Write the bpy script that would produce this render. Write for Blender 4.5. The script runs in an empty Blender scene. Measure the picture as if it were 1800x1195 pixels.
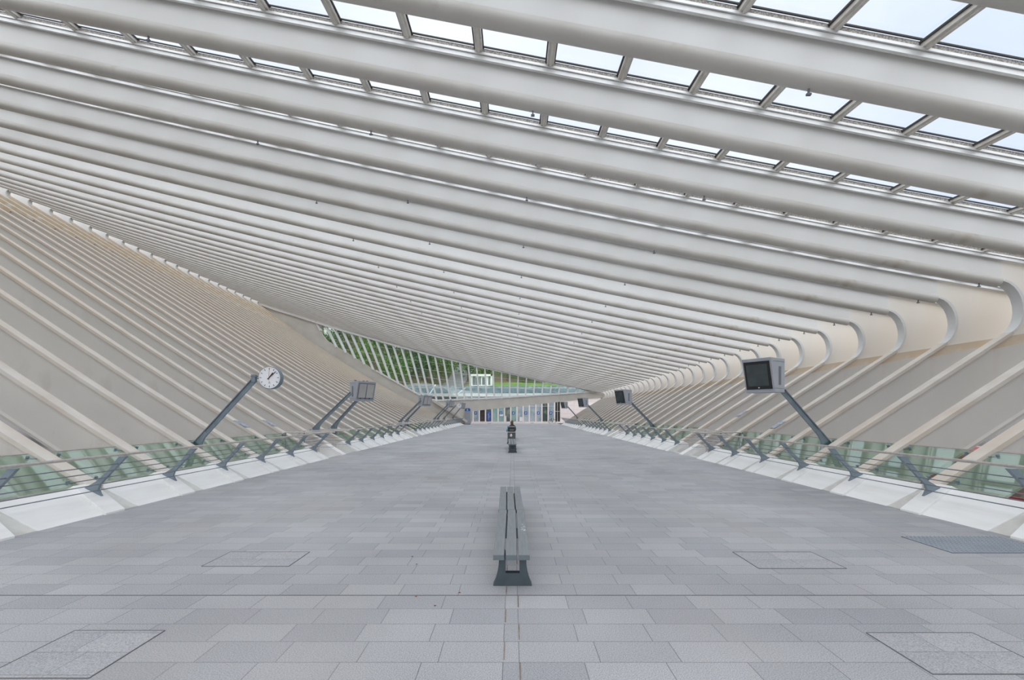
import bpy, bmesh, math, random
from mathutils import Vector, Matrix
R = math.radians
random.seed(7)
S = bpy.context.scene
C = S.collection
F = 800.0; VX = 901.0; VY = 725.0; H = 1.87          # focal length in pixels, vanishing point, eye height
PITCH = 1.93                                          # rib spacing
def ribY(k): return 9.0 + PITCH * k
K0, K1 = -7, 32

# ------------------------------------------------------------------ camera
cam = bpy.data.cameras.new('camera'); co = bpy.data.objects.new('camera', cam); C.objects.link(co)
cam.sensor_width = 36; cam.lens = 16; cam.clip_end = 2000; cam.clip_start = .05
cam.shift_y = (VY - 597.5) / 1800; cam.shift_x = -(VX - 900) / 1800
co.location = (0, 0, H); co.rotation_euler = (R(90), 0, 0)
S.camera = co
# ------------------------------------------------------------------ sky, light, exposure
w = bpy.data.worlds.new('sky'); S.world = w; w.use_nodes = True
nt = w.node_tree; nt.nodes.clear()
o_ = nt.nodes.new('ShaderNodeOutputWorld'); bg = nt.nodes.new('ShaderNodeBackground')
tc = nt.nodes.new('ShaderNodeTexCoord'); nz = nt.nodes.new('ShaderNodeTexNoise'); cr = nt.nodes.new('ShaderNodeValToRGB')
nz.inputs['Scale'].default_value = 2.2; nz.inputs['Detail'].default_value = 5
cr.color_ramp.elements[0].position = .35; cr.color_ramp.elements[0].color = (.74, .80, .92, 1)
cr.color_ramp.elements[1].position = .7; cr.color_ramp.elements[1].color = (1, 1, 1, 1)
nt.links.new(tc.outputs['Generated'], nz.inputs['Vector']); nt.links.new(nz.outputs['Fac'], cr.inputs['Fac'])
nt.links.new(cr.outputs['Color'], bg.inputs['Color']); nt.links.new(bg.outputs['Background'], o_.inputs['Surface'])
bg.inputs['Strength'].default_value = .46
sl = bpy.data.lights.new('interior_fill', 'SUN'); sl.energy = 1.05; sl.angle = R(130); sl.color = (1, .97, .92)  # broad fill light added to lift the interior without brightening the overcast sky
so = bpy.data.objects.new('interior_fill', sl); C.objects.link(so); so.rotation_euler = (R(38), R(-12), 0)
S.view_settings.view_transform = 'Standard'; S.view_settings.look = 'None'
S.view_settings.exposure = 1.55; S.view_settings.gamma = 1.0; S.view_settings.use_curve_mapping = False

# ------------------------------------------------------------------ materials
def srgb(r, g, b):
    f = lambda c: (c / 255 / 12.92) if c / 255 <= .04045 else ((c / 255 + .055) / 1.055) ** 2.4
    return (f(r), f(g), f(b), 1)
def node(nt, t, **kw):
    n = nt.nodes.new(t)
    for k, v in kw.items():
        if k in n.inputs: n.inputs[k].default_value = v
        else: setattr(n, k, v)
    return n
def mat(name, c1, c2=None, scale=3.0, lo=.4, hi=.7, rough=.6, metal=0, bump=0, bscale=60, stretch=None, stain=None, far=None):
    """noise blend of two colours; stain = (colour, scale, lo, hi, stretch) patches of a third colour"""
    m = bpy.data.materials.new(name); m.use_nodes = True; nt = m.node_tree
    b = nt.nodes['Principled BSDF']; b.inputs['Roughness'].default_value = rough; b.inputs['Metallic'].default_value = metal
    L = nt.links.new; tc = node(nt, 'ShaderNodeTexCoord')
    def noise(sc, st, lo, hi, det=6):
        mp = node(nt, 'ShaderNodeMapping'); L(tc.outputs['Object'], mp.inputs['Vector'])
        if st: mp.inputs['Scale'].default_value = st
        n = node(nt, 'ShaderNodeTexNoise', Scale=sc, Detail=det); L(mp.outputs[0], n.inputs['Vector'])
        mr = node(nt, 'ShaderNodeMapRange'); mr.inputs[1].default_value = lo; mr.inputs[2].default_value = hi
        L(n.outputs['Fac'], mr.inputs[0]); return mr.outputs[0]
    c2 = c2 or c1
    mx = node(nt, 'ShaderNodeMix', data_type='RGBA'); mx.inputs[6].default_value = c1; mx.inputs[7].default_value = c2
    L(noise(scale, stretch, lo, hi), mx.inputs[0]); out = mx.outputs[2]
    if stain:
        c3, sc, l3, h3, st3 = stain
        m2 = node(nt, 'ShaderNodeMix', data_type='RGBA'); L(out, m2.inputs[6]); m2.inputs[7].default_value = c3
        L(noise(sc, st3, l3, h3), m2.inputs[0]); out = m2.outputs[2]
    if far:      # a different weathering towards the outer, higher end of the leg: (colour, from |x|, to |x|)
        sx = node(nt, 'ShaderNodeSeparateXYZ'); L(tc.outputs['Object'], sx.inputs[0])
        ab = node(nt, 'ShaderNodeMath', operation='ABSOLUTE'); L(sx.outputs['X'], ab.inputs[0])
        mr = node(nt, 'ShaderNodeMapRange'); mr.inputs[1].default_value = far[1]; mr.inputs[2].default_value = far[2]; L(ab.outputs[0], mr.inputs[0])
        m4 = node(nt, 'ShaderNodeMix', data_type='RGBA'); L(out, m4.inputs[6]); m4.inputs[7].default_value = far[0]; L(mr.outputs[0], m4.inputs[0]); out = m4.outputs[2]
    L(out, b.inputs['Base Color'])
    if bump:
        n = node(nt, 'ShaderNodeTexNoise', Scale=bscale, Detail=4); L(tc.outputs['Object'], n.inputs['Vector'])
        bp = node(nt, 'ShaderNodeBump', Strength=bump, Distance=.01); L(n.outputs['Fac'], bp.inputs['Height']); L(bp.outputs[0], b.inputs['Normal'])
    return m
def glass(name, tint, gloss=.07, rough=.02):
    m = bpy.data.materials.new(name); m.use_nodes = True; nt = m.node_tree; nt.nodes.clear()
    o = node(nt, 'ShaderNodeOutputMaterial'); t = node(nt, 'ShaderNodeBsdfTransparent', Color=tint)
    g = node(nt, 'ShaderNodeBsdfGlossy', Roughness=rough); mx = node(nt, 'ShaderNodeMixShader', Fac=gloss)
    nt.links.new(t.outputs[0], mx.inputs[1]); nt.links.new(g.outputs[0], mx.inputs[2]); nt.links.new(mx.outputs[0], o.inputs[0])
    return m
M = {}
M['steel'] = mat('white_painted_steel', (.80, .79, .775, 1), (.72, .705, .68, 1), .5, .35, .75, .5, stretch=(1, 1, .5), stain=((.62, .56, .48, 1), .35, .62, .85, (1, 1, 2)))
M['tube'] = mat('tube_paint', (.60, .575, .54, 1), (.50, .465, .42, 1), .8, .4, .8, .5, stain=((.38, .31, .23, 1), .9, .66, .8, None))
M['knee'] = mat('rust_tinged_paint', (.82, .80, .765, 1), (.78, .73, .655, 1), .45, .4, .75, .55, stain=((.66, .52, .36, 1), .6, .60, .8, (1, 1, 3)), far=((.80, .72, .62, 1), 13, 15.5))
M['band'] = mat('stained_band', (.66, .57, .46, 1), (.60, .46, .31, 1), .8, .35, .7, .7, stain=((.72, .68, .62, 1), 1.5, .55, .7, None))
M['arcstrip'] = mat('knee_strip_paint', (.70, .70, .69, 1), (.62, .62, .61, 1), 1.5, .4, .7, .5)
M['concrete'] = mat('grey_rib_concrete', (.64, .61, .575, 1), (.57, .55, .52, 1), .5, .35, .7, .8, bump=.1, stain=((.52, .48, .44, 1), 1.2, .6, .75, (1, 1, .5)), far=((.68, .65, .60, 1), 11, 22))
M['strip'] = mat('worn_beige_rib_edge', (.63, .59, .54, 1), (.55, .495, .435, 1), 1.3, .4, .7, .8, bump=.15, stain=((.54, .44, .34, 1), .35, .55, .75, (.6, 2, 1)), far=((.66, .57, .47, 1), 12, 19))
M['kerb'] = mat('white_kerb_concrete', (.76, .76, .75, 1), (.70, .69, .67, 1), 2.5, .4, .8, .7, stretch=(3, .4, 3))
M['kerbside'] = mat('kerb_groove_concrete', (.62, .61, .58, 1), (.52, .50, .47, 1), 3, .4, .7, .8)
M['endwall'] = mat('end_wall_concrete', (.68, .65, .60, 1), (.60, .56, .51, 1), .6, .35, .7, .8, stain=((.48, .42, .34, 1), .25, .6, .8, (1, 1, .3)))
M['white'] = mat('white_paint', (.90, .90, .90, 1), (.85, .85, .84, 1), 2, .4, .7, .45)
M['rail'] = mat('zinc_flashing', (.80, .80, .79, 1), (.70, .69, .67, 1), 3, .4, .7, .4, .3)
M['seal'] = mat('dark_rubber_seal', (.05, .045, .04, 1), rough=.7)
M['comb'] = mat('bird_comb', (.45, .42, .38, 1), (.25, .23, .2, 1), 40, .45, .55, .7)
M['bar'] = mat('glazing_bar_paint', (.66, .63, .58, 1), (.54, .50, .45, 1), 4, .4, .7, .6, stain=((.25, .22, .18, 1), 7, .66, .8, None))
M['stainless'] = mat('brushed_stainless', (.60, .56, .53, 1), (.50, .46, .43, 1), 20, .4, .7, .3, .75)
M['cable'] = mat('steel_cable', (.20, .22, .25, 1), rough=.4, metal=.6)
M['slate'] = mat('slate_grey_paint', (.19, .235, .275, 1), (.15, .19, .225, 1), 4, .4, .7, .45)
M['case'] = mat('grey_cabinet_paint', (.36, .38, .42, 1), (.31, .33, .37, 1), 2, .4, .7, .4)
M['case_d'] = mat('vent_grey', (.17, .18, .20, 1), rough=.6)
M['black'] = mat('black_plastic', (.012, .012, .013, 1), rough=.35)
M['screen'] = mat('dark_screen_glass', (.055, .07, .07, 1), (.045, .058, .06, 1), 3, .4, .6, .18)
M['lcd'] = mat('grey_blank_screen', (.42, .41, .40, 1), (.38, .37, .36, 1), 2, .4, .6, .25)
M['plank'] = mat('grey_bench_plank', (.205, .225, .235, 1), (.17, .185, .195, 1), 6, .35, .7, .6, stretch=(6, .5, 6), bump=.15)
M['plankend'] = mat('dark_plank_end', (.10, .12, .135, 1), rough=.6)
M['iron'] = mat('dark_slate_cast_iron', (.042, .062, .075, 1), (.034, .05, .062, 1), 9, .4, .7, .5)
M['scuff'] = mat('pale_scuff', (.5, .51, .52, 1), rough=.7)
M['binbody'] = mat('charcoal_bin', (.085, .09, .095, 1), (.065, .07, .072, 1), 5, .4, .7, .5)
M['dial'] = mat('white_clock_dial', (.82, .83, .86, 1), rough=.4)
M['red'] = mat('red_paint', (.65, .06, .03, 1), rough=.4)
M['train'] = mat('dark_red_train_paint', (.20, .025, .03, 1), (.16, .02, .025, 1), .5, rough=.35)
M['pink'] = mat('pale_pink_frame', (.84, .76, .76, 1), (.78, .70, .70, 1), 2, .4, .7, .5)
M['darkdoor'] = mat('dark_doorway', (.03, .028, .028, 1), (.08, .05, .04, 1), .7, .5, .7, .3)
M['bluesign'] = mat('blue_sign', (.02, .10, .42, 1), rough=.4)
M['poster'] = mat('blue_poster', (.03, .08, .33, 1), (.10, .22, .55, 1), 3, .5, .6, .4)
M['teal'] = mat('teal_glazing', (.20, .38, .36, 1), (.30, .45, .44, 1), .8, .4, .6, .12)
M['bluegl'] = mat('blue_grey_glazing', (.28, .36, .42, 1), (.42, .50, .55, 1), .8, .4, .6, .12)
M['darkgl'] = mat('dark_glazing', (.06, .09, .085, 1), (.16, .21, .17, 1), 1, .45, .6, .1)
M['pave'] = mat('ground_ballast', (.13, .125, .12, 1), (.09, .085, .08, 1), .6, .4, .6, .9)
M['gabion'] = mat('blue_grey_stone_wall', (.19, .24, .26, 1), (.30, .36, .38, 1), 1.6, .42, .58, .9, bump=.5, bscale=3)
M['grass'] = mat('grass_slope', (.16, .30, .035, 1), (.10, .20, .03, 1), .25, .4, .6, .95)
M['soil'] = mat('woodland_floor', (.09, .12, .04, 1), (.20, .15, .09, 1), .08, .45, .6, .95)
M['leaf1'] = mat('mid_green_leaves', (.07, .17, .025, 1), (.12, .25, .04, 1), .5, .4, .6, .8)
M['leaf2'] = mat('dark_green_leaves', (.03, .085, .025, 1), (.06, .14, .035, 1), .5, .4, .6, .8)
M['leaf3'] = mat('bare_brown_twigs', (.16, .13, .08, 1), (.13, .16, .06, 1), .5, .4, .6, .85)
M['bark'] = mat('bark', (.14, .10, .07, 1), rough=.9)
M['road'] = mat('hill_road', (.27, .27, .28, 1), rough=.9)
M['brick'] = mat('red_brick_house', (.26, .10, .08, 1), (.2, .08, .06, 1), 1, .4, .6, .9)
M['roofs'] = mat('slate_house_roof', (.12, .13, .16, 1), rough=.8)
M['hair'] = mat('brown_hair', (.10, .05, .025, 1), (.17, .09, .04, 1), 12, .4, .6, .6)
M['skin'] = mat('skin', (.55, .32, .22, 1), rough=.6)
M['coat'] = mat('black_coat', (.02, .02, .025, 1), rough=.8)
M['lightblue'] = mat('light_blue_cloth', (.25, .50, .66, 1), rough=.8)
M['plaque'] = mat('blue_grey_plaque', (.20, .24, .32, 1), (.40, .43, .48, 1), 9, .45, .55, .4)
M['jointbrown'] = mat('brown_joint', (.17, .13, .10, 1), (.26, .22, .19, 1), 9, .4, .6, .9)
M['jointdark'] = mat('dark_joint', (.12, .12, .125, 1), rough=.9)
M['skyglass'] = glass('roof_glass', (.90, .925, .95, 1), .05)
M['green'] = glass('green_tinted_glass', (.76, .89, .80, 1), .2, .03)
M['clear'] = glass('clear_window_glass', (.88, .93, .92, 1), .06)
M['railglass'] = glass('blue_railing_glass', (.85, .9, .93, 1), .05, .1)

def paving(name):
    m = bpy.data.materials.new(name); m.use_nodes = True; nt = m.node_tree; L = nt.links.new
    b = nt.nodes['Principled BSDF']; b.inputs['Roughness'].default_value = .72
    tc = node(nt, 'ShaderNodeTexCoord')
    mp = node(nt, 'ShaderNodeMapping'); L(tc.outputs['Object'], mp.inputs[0]); mp.inputs['Location'].default_value = (-.05 + .61 * 40, .31 * 40 + .002, 0)
    br = node(nt, 'ShaderNodeTexBrick', offset=.2, offset_frequency=2, squash=1)
    br.inputs['Scale'].default_value = 1; br.inputs['Mortar Size'].default_value = .0035; br.inputs['Mortar Smooth'].default_value = .3
    br.inputs['Brick Width'].default_value = .61; br.inputs['Row Height'].default_value = .31; br.inputs['Bias'].default_value = -.1
    br.inputs['Color1'].default_value = (.375, .375, .387, 1); br.inputs['Color2'].default_value = (.305, .308, .325, 1); br.inputs['Mortar'].default_value = (.15, .15, .165, 1)
    L(mp.outputs[0], br.inputs['Vector'])
    n1 = node(nt, 'ShaderNodeTexNoise', Scale=.35, Detail=5); L(tc.outputs['Object'], n1.inputs['Vector'])
    n2 = node(nt, 'ShaderNodeTexNoise', Scale=110, Detail=3); L(tc.outputs['Object'], n2.inputs['Vector'])
    mr = node(nt, 'ShaderNodeMapRange'); mr.inputs[1].default_value = .3; mr.inputs[2].default_value = .7; mr.inputs[3].default_value = .84; mr.inputs[4].default_value = 1.14; L(n1.outputs['Fac'], mr.inputs[0])
    m2 = node(nt, 'ShaderNodeMapRange'); m2.inputs[1].default_value = .35; m2.inputs[2].default_value = .65; m2.inputs[3].default_value = .72; m2.inputs[4].default_value = 1.28; L(n2.outputs['Fac'], m2.inputs[0])
    mu = node(nt, 'ShaderNodeMath', operation='MULTIPLY'); L(mr.outputs[0], mu.inputs[0]); L(m2.outputs[0], mu.inputs[1])
    vm = node(nt, 'ShaderNodeVectorMath', operation='SCALE'); L(br.outputs['Color'], vm.inputs[0]); L(mu.outputs[0], vm.inputs['Scale'])
    # brownish wear streaks running along the deck
    mp3 = node(nt, 'ShaderNodeMapping'); L(tc.outputs['Object'], mp3.inputs[0]); mp3.inputs['Scale'].default_value = (.5, .16, 1)
    n3 = node(nt, 'ShaderNodeTexNoise', Scale=1.2, Detail=6); L(mp3.outputs[0], n3.inputs['Vector'])
    m3 = node(nt, 'ShaderNodeMapRange'); m3.inputs[1].default_value = .48; m3.inputs[2].default_value = .72; m3.inputs[4].default_value = .45; L(n3.outputs['Fac'], m3.inputs[0])
    mx = node(nt, 'ShaderNodeMix', data_type='RGBA'); L(vm.outputs[0], mx.inputs[6]); mx.inputs[7].default_value = (.33, .315, .30, 1); L(m3.outputs[0], mx.inputs[0])
    L(mx.outputs[2], b.inputs['Base Color'])
    bp = node(nt, 'ShaderNodeBump', Strength=.35, Distance=.006); L(n2.outputs['Fac'], bp.inputs['Height']); L(bp.outputs[0], b.inputs['Normal'])
    return m
M['pavers'] = paving('bush_hammered_stone_paving')

# ------------------------------------------------------------------ helpers
class MB:
    def __init__(s): s.v = []; s.f = []
    def add(s, vs, fs):
        n = len(s.v); s.v += [tuple(x) for x in vs]; s.f += [tuple(i + n for i in q) for q in fs]; return s
    def box(s, x0, x1, y0, y1, z0, z1, mt=None):
        vs = [Vector((x, y, z)) for x in (x0, x1) for y in (y0, y1) for z in (z0, z1)]
        if mt is not None: vs = [mt @ v for v in vs]
        return s.add(vs, [(0, 1, 3, 2), (4, 6, 7, 5), (0, 4, 5, 1), (2, 3, 7, 6), (0, 2, 6, 4), (1, 5, 7, 3)])
    def slab(s, poly, y0, y1):                    # polygon in x-z, extruded in y
        n = len(poly); vs = [(x, y0, z) for x, z in poly] + [(x, y1, z) for x, z in poly]
        return s.add(vs, [tuple(range(n)), tuple(range(2 * n - 1, n - 1, -1))] + [(i, i + n, (i + 1) % n + n, (i + 1) % n) for i in range(n)])
    def strip(s, a, b, y0, y1):                   # ribbon between two x-z polylines of equal length, thick in y
        n = len(a); vs = [(p[0], y, p[1]) for y in (y0, y1) for q in (a, b) for p in q]
        A0, B0, A1, B1 = 0, n, 2 * n, 3 * n; fs = []
        for i in range(n - 1):
            fs += [(A0 + i, A0 + i + 1, B0 + i + 1, B0 + i), (A1 + i, B1 + i, B1 + i + 1, A1 + i + 1), (A0 + i, A1 + i, A1 + i + 1, A0 + i + 1), (B0 + i, B0 + i + 1, B1 + i + 1, B1 + i)]
        fs += [(A0, B0, B1, A1), (A0 + n - 1, A1 + n - 1, B1 + n - 1, B0 + n - 1)]
        return s.add(vs, fs)
    def tube(s, pts, r, seg=8):
        pts = [Vector(p) for p in pts]; n = len(pts); vs = []; fs = []
        rr = r if isinstance(r, (list, tuple)) else [r] * n
        for i, p in enumerate(pts):
            d = (pts[min(i + 1, n - 1)] - pts[max(i - 1, 0)]).normalized()
            up = Vector((0, 0, 1)) if abs(d.z) < .9 else Vector((0, 1, 0))
            a = d.cross(up).normalized(); b = a.cross(d)
            for j in range(seg):
                t = 2 * math.pi * j / seg; vs.append(p + (a * math.cos(t) + b * math.sin(t)) * rr[i])
        for i in range(n - 1):
            for j in range(seg):
                k = (j + 1) % seg; fs.append((i * seg + j, i * seg + k, (i + 1) * seg + k, (i + 1) * seg + j))
        fs += [tuple(range(seg))[::-1], tuple(range((n - 1) * seg, n * seg))]
        return s.add(vs, fs)
    def bar(s, p0, p1, w_, h_, side=(0, 1, 0)):     # rectangular bar; w_ along 'side', h_ across
        p0 = Vector(p0); p1 = Vector(p1); d = (p1 - p0).normalized(); a = Vector(side); a = (a - d * a.dot(d)).normalized(); b = d.cross(a)
        vs = [p + a * (w_ / 2 * i) + b * (h_ / 2 * j) for p in (p0, p1) for i, j in ((-1, -1), (1, -1), (1, 1), (-1, 1))]
        return s.add(vs, [(0, 3, 2, 1), (4, 5, 6, 7)] + [(i, (i + 1) % 4, (i + 1) % 4 + 4, i + 4) for i in range(4)])
    def build(s, name, m, parent=None, smooth=False, bevel=0):
        me = bpy.data.meshes.new(name); me.from_pydata(s.v, [], s.f)
        bm = bmesh.new(); bm.from_mesh(me); bmesh.ops.recalc_face_normals(bm, faces=bm.faces)
        if smooth:
            for f in bm.faces: f.smooth = True
            for e in bm.edges:
                if len(e.link_faces) == 2 and e.calc_face_angle(0) > R(40): e.smooth = False
        bm.to_mesh(me); bm.free()
        o = bpy.data.objects.new(name, me); C.objects.link(o); me.materials.append(M[m] if isinstance(m, str) else m)
        if parent: o.parent = parent; o.matrix_parent_inverse = Matrix.Translation(-parent.location) if False else Matrix.Identity(4)
        if bevel:
            bv = o.modifiers.new('bevel', 'BEVEL'); bv.width = bevel; bv.segments = 2; bv.limit_method = 'ANGLE'
        return o
def tag(o, label=None, cat=None, group=None, kind=None):
    if label: o['label'] = label
    if cat: o['category'] = cat
    if group: o['group'] = group
    if kind: o['kind'] = kind
    return o
def thing(name, label, cat, group=None, loc=(0, 0, 0), rz=0):
    o = bpy.data.objects.new(name, None); C.objects.link(o); o.location = loc; o.rotation_euler = (0, 0, rz); o.empty_display_size = .2
    return tag(o, label, cat, group)
def copy_tree(o, parent=None):
    c = o.copy(); C.objects.link(c); c.parent = parent
    for ch in list(o.children): copy_tree(ch, c)
    return c
def loc_mb(mb, o):                                  # shift world-built verts into the empty's frame
    mb.v = [tuple(Vector(v) - o.location) for v in mb.v]; return mb
def P(x, y, Y): return ((x - VX) * Y / F, Y, H + (VY - y) * Y / F)     # photo pixel at a known distance -> place
ORD = ['first', 'second', 'third', 'fourth', 'fifth', 'sixth', 'seventh', 'eighth', 'ninth', 'tenth', 'eleventh', 'twelfth', 'thirteenth', 'fourteenth', 'fifteenth', 'sixteenth', 'seventeenth', 'eighteenth', 'nineteenth', 'twentieth']
TENS = ['', '', 'twenty', 'thirty', 'forty']
def nth(n):
    if n <= 20: return ORD[n - 1]
    return TENS[n // 10] + ('-' + ORD[n % 10 - 1] if n % 10 else '') if n % 10 else {30: 'thirtieth', 40: 'fortieth'}[n]

# ------------------------------------------------------------------ the portal profile (metres)
RC = [(-.055, .0042, -.0012), (.039, .0024, -.00085), (.021, .003, -.0001), (.039, -.0003, 0), (.017, 0, 0), (.016, 0, 0), (.004, -.001, 0), (-.022, -.0018, 0), (-.042, -.0012, 0), (-.072, 0, 0), (-.092, .001, 0), (-.115, 0, 0)]
def roofz(X, Y):
    t = math.exp(-(Y - 9) / 15) if Y > 9 else 1 + (9 - Y) * .03
    c = .5 * min(1, max(0, (X / -40))) ** 4 * max(0, 1 - abs(Y - 36) / 40)
    u = min(10, max(-1, (Y - 9) / PITCH)); i = int(min(9, math.floor(u))); g = u - i
    c0, c1, c2 = [RC[i + 1][j] * (1 - g) + RC[i + 2][j] * g for j in range(3)]
    if Y > 28.3: g = min(1, (Y - 28.3) / 42.5); c0 += (-.50 - c0) * g; c1 += (-.0115 - c1) * g
    c += c0 + c1 * X + c2 * X * X - .11 * max(0, 7.07 - Y)
    return H + 6.677 - .2228 * X + .00118 * X * X + t * (-.5406 + .0259 * X - .0003 * X * X) + c
def lwallz(X, Y):                                   # X positive outward on the left
    w_ = min(1, max(0, (Y - 11) / 60))
    n = -7.39 + .687 * X - .0058 * max(0, X - 20) ** 2
    f = .5 + .50 * (X - 13.5) + .0050 * (X - 13.5) ** 2
    b = n * (1 - w_) + f * w_
    b0 = (-7.39 + .687 * 8.3) * (1 - w_) + (.5 + .5 * -5.2 + .005 * 27) * w_
    return H + b + (-1.42 - b0) * math.exp(-(X - 8.3) / 3)
def rwallz(X, Y):
    m_ = .645 - .065 * min(1, max(0, (Y - 12) / 60)); b = 2.26 + m_ * (X - 14.0)
    b0 = 2.26 + m_ * (8.3 - 14)
    return H + b + (-1.42 - b0) * math.exp(-(X - 8.3) / 2)
DEP = .66; XK = 13.73; XB = 13.15
def leftX(Y):
    x = 39.5
    while x > 12 and roofz(-x, Y) - lwallz(x, Y) < .42: x -= .1
    return x
# curved inside line of the right knee, as offsets through three fitted points
def knee_arc(Y):
    p0 = Vector((XK, roofz(XK, Y))); p3 = Vector((14.0, rwallz(14.0, Y)))
    p1 = p0 + Vector((.62, -.14)); p2 = p3 + Vector((.52, .34))
    out = []
    for i in range(11):
        t = i / 10; out.append(tuple(p0 * (1 - t) ** 3 + p1 * 3 * t * (1 - t) ** 2 + p2 * 3 * t * t * (1 - t) + p3 * t ** 3))
    return out

def make_rib(k):
    Y = ribY(k); n = k - K0 + 1; xl = leftX(Y); vis = k >= -2
    lab = {True: 'white roof rib with beige legs, %s from the camera among the visible ribs' % nth(k + 3)}.get(vis, 'white roof rib of the vault over and behind the camera, %s from that end' % nth(n))
    t = thing('portal_rib', lab, 'roof rib', 'portal ribs of the vault', (0, Y, 0))
    xs = [XK + (-xl - XK) * i / 30 for i in range(31)]
    lo = [(x, roofz(x, Y)) for x in xs]; hi = [(x, z + DEP) for x, z in lo]
    MB().strip(lo, hi, -.06, .06).build('roof_web', 'steel', t)
    MB().tube([(x, 0, z) for x, z in lo], .138, 14).build('bottom_tube', 'tube', t, smooth=True)
    # top flange that carries the glazing
    MB().strip([(x, z - .06) for x, z in hi], [(x, z) for x, z in hi], -.15, .15).build('top_flange', 'steel', t)
    # right knee
    arc = knee_arc(Y); xo = 18.0
    wl = [(x, rwallz(x, Y)) for x in (13.8, 13.5, XB)]
    inner = arc + wl
    xe = 16.8; zt = lambda x: roofz(x, Y) + DEP
    w1, w0 = rwallz(13.8, Y), rwallz(XB, Y)
    inner = arc + [(13.8, w1)]
    outer = [(XK + (xe - XK) * i / 7, zt(XK + (xe - XK) * i / 7)) for i in range(8)] + [(17.2, zt(16.8) - .25), (17.0, rwallz(17.0, Y) - 1.0), (16.4, rwallz(16.4, Y) - 1.0), (15.8, w1 + .3)]
    MB().strip(inner, outer, -.06, .06).build('knee_plate', 'knee', t)
    off = [(p[0] + .05, p[1] + .03) for p in arc]; arc2 = [(p[0] - .035, p[1] - .0) for p in arc]
    MB().strip(arc2, off, -.14, .14).build('knee_strip', 'arcstrip', t, smooth=True)
    # stained band and concrete legs (right)
    def leg(side, xa, xb, fn, name, nseg=14):
        q = [xa + (xb - xa) * (i / nseg) for i in range(nseg + 1)]
        top = [(side * x, fn(x, Y)) for x in q]; bot = [(side * (x + .15), fn(x, Y) - .98) for x in q]
        lg = MB().strip(top, bot, -.085, .085).build(name, 'concrete', t)
        MB().strip([(x, z + .02) for x, z in top], [(x + side * .03, z - .07) for x, z in top], -.145, .145).build('leg_edge', 'strip', lg)
        MB().tube([(x, 0, z) for x, z in bot], .11, 8).build('outer_edge', 'concrete', lg, smooth=True)
        return lg
    leg(1, 8.22, XB, rwallz, 'right_leg')
    MB().strip([(XB, w0), (13.8, w1)], [(15.4, w0 + .45), (15.8, w1 + .3)], -.065, .065).build('stained_band', 'band', t)
    MB().slab([(XB, w0), (15.4, w0 + .45), (XB + .15, w0 - .98)], -.085, .085).build('leg_head', 'concrete', t)
    e_ = MB().strip([(XB, w0 + .02), (13.8, w1 + .02), (14.0, rwallz(14.0, Y) + .02)], [(XB + .03, w0 - .06), (13.83, w1 - .06), (14.03, rwallz(14.0, Y) - .06)], -.135, .135).build('leg_edge', 'strip', t)
    # left leg and left knee wedge
    leg(-1, 8.22, xl - .1, lwallz, 'left_leg', 24)
    q = [xl - 5 + 5 * i / 6 for i in range(7)]
    MB().strip([(-x, lwallz(x, Y) + .03) for x in q], [(-x, lwallz(x, Y) - .18 - .35 * (1 + math.sin(x * 2.3 + k)) * (x - xl + 5) / 5) for x in q], -.15, .15).build('stained_band', 'band', t)
    zc = (roofz(-xl, Y) + lwallz(xl, Y)) / 2; rr = (roofz(-xl, Y) - lwallz(xl, Y)) / 2
    a = [(-xl - rr * math.sin(math.pi * i / 8) * .9, zc + rr * math.cos(math.pi * i / 8)) for i in range(9)]
    b = [(-xl - 3.2 + .1 * abs(i - 4), zc + .9 + (roofz(-xl - 3, Y) - roofz(-xl, Y)) * (1 - i / 8) + 1.2 - i * .25) for i in range(9)]
    a = [(-xl, roofz(-xl, Y))] + a + [(-xl + 2.5, lwallz(xl - 2.5, Y) - .25)]; b = [(-xl, roofz(-xl, Y) + DEP)] + b + [(-xl - .8, zc - 1.2)]
    MB().strip(a, b, -.055, .055).build('knee_wedge', 'steel', t)
    MB().strip([(x + .03, z) for x, z in a[1:-1]], [(x - .05, z) for x, z in a[1:-1]], -.14, .14).build('knee_strip', 'tube', t, smooth=True)
    # small lamp hooks under the tube
    if k <= 14:
        for x in ([XK - .55, 4.6, -3.4] if k % 2 else [XK - .55, 0.4, -7.2]):
            z = roofz(x, Y) - .138
            MB().box(x - .012, x + .012, -.012, .012, z - .09, z + .02).box(x - .035, x + .035, -.02, .02, z - .10, z - .07).build('tube_hook', 'case_d', t)
    return t
for k in range(K0, K1 + 1): make_rib(k)

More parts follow.
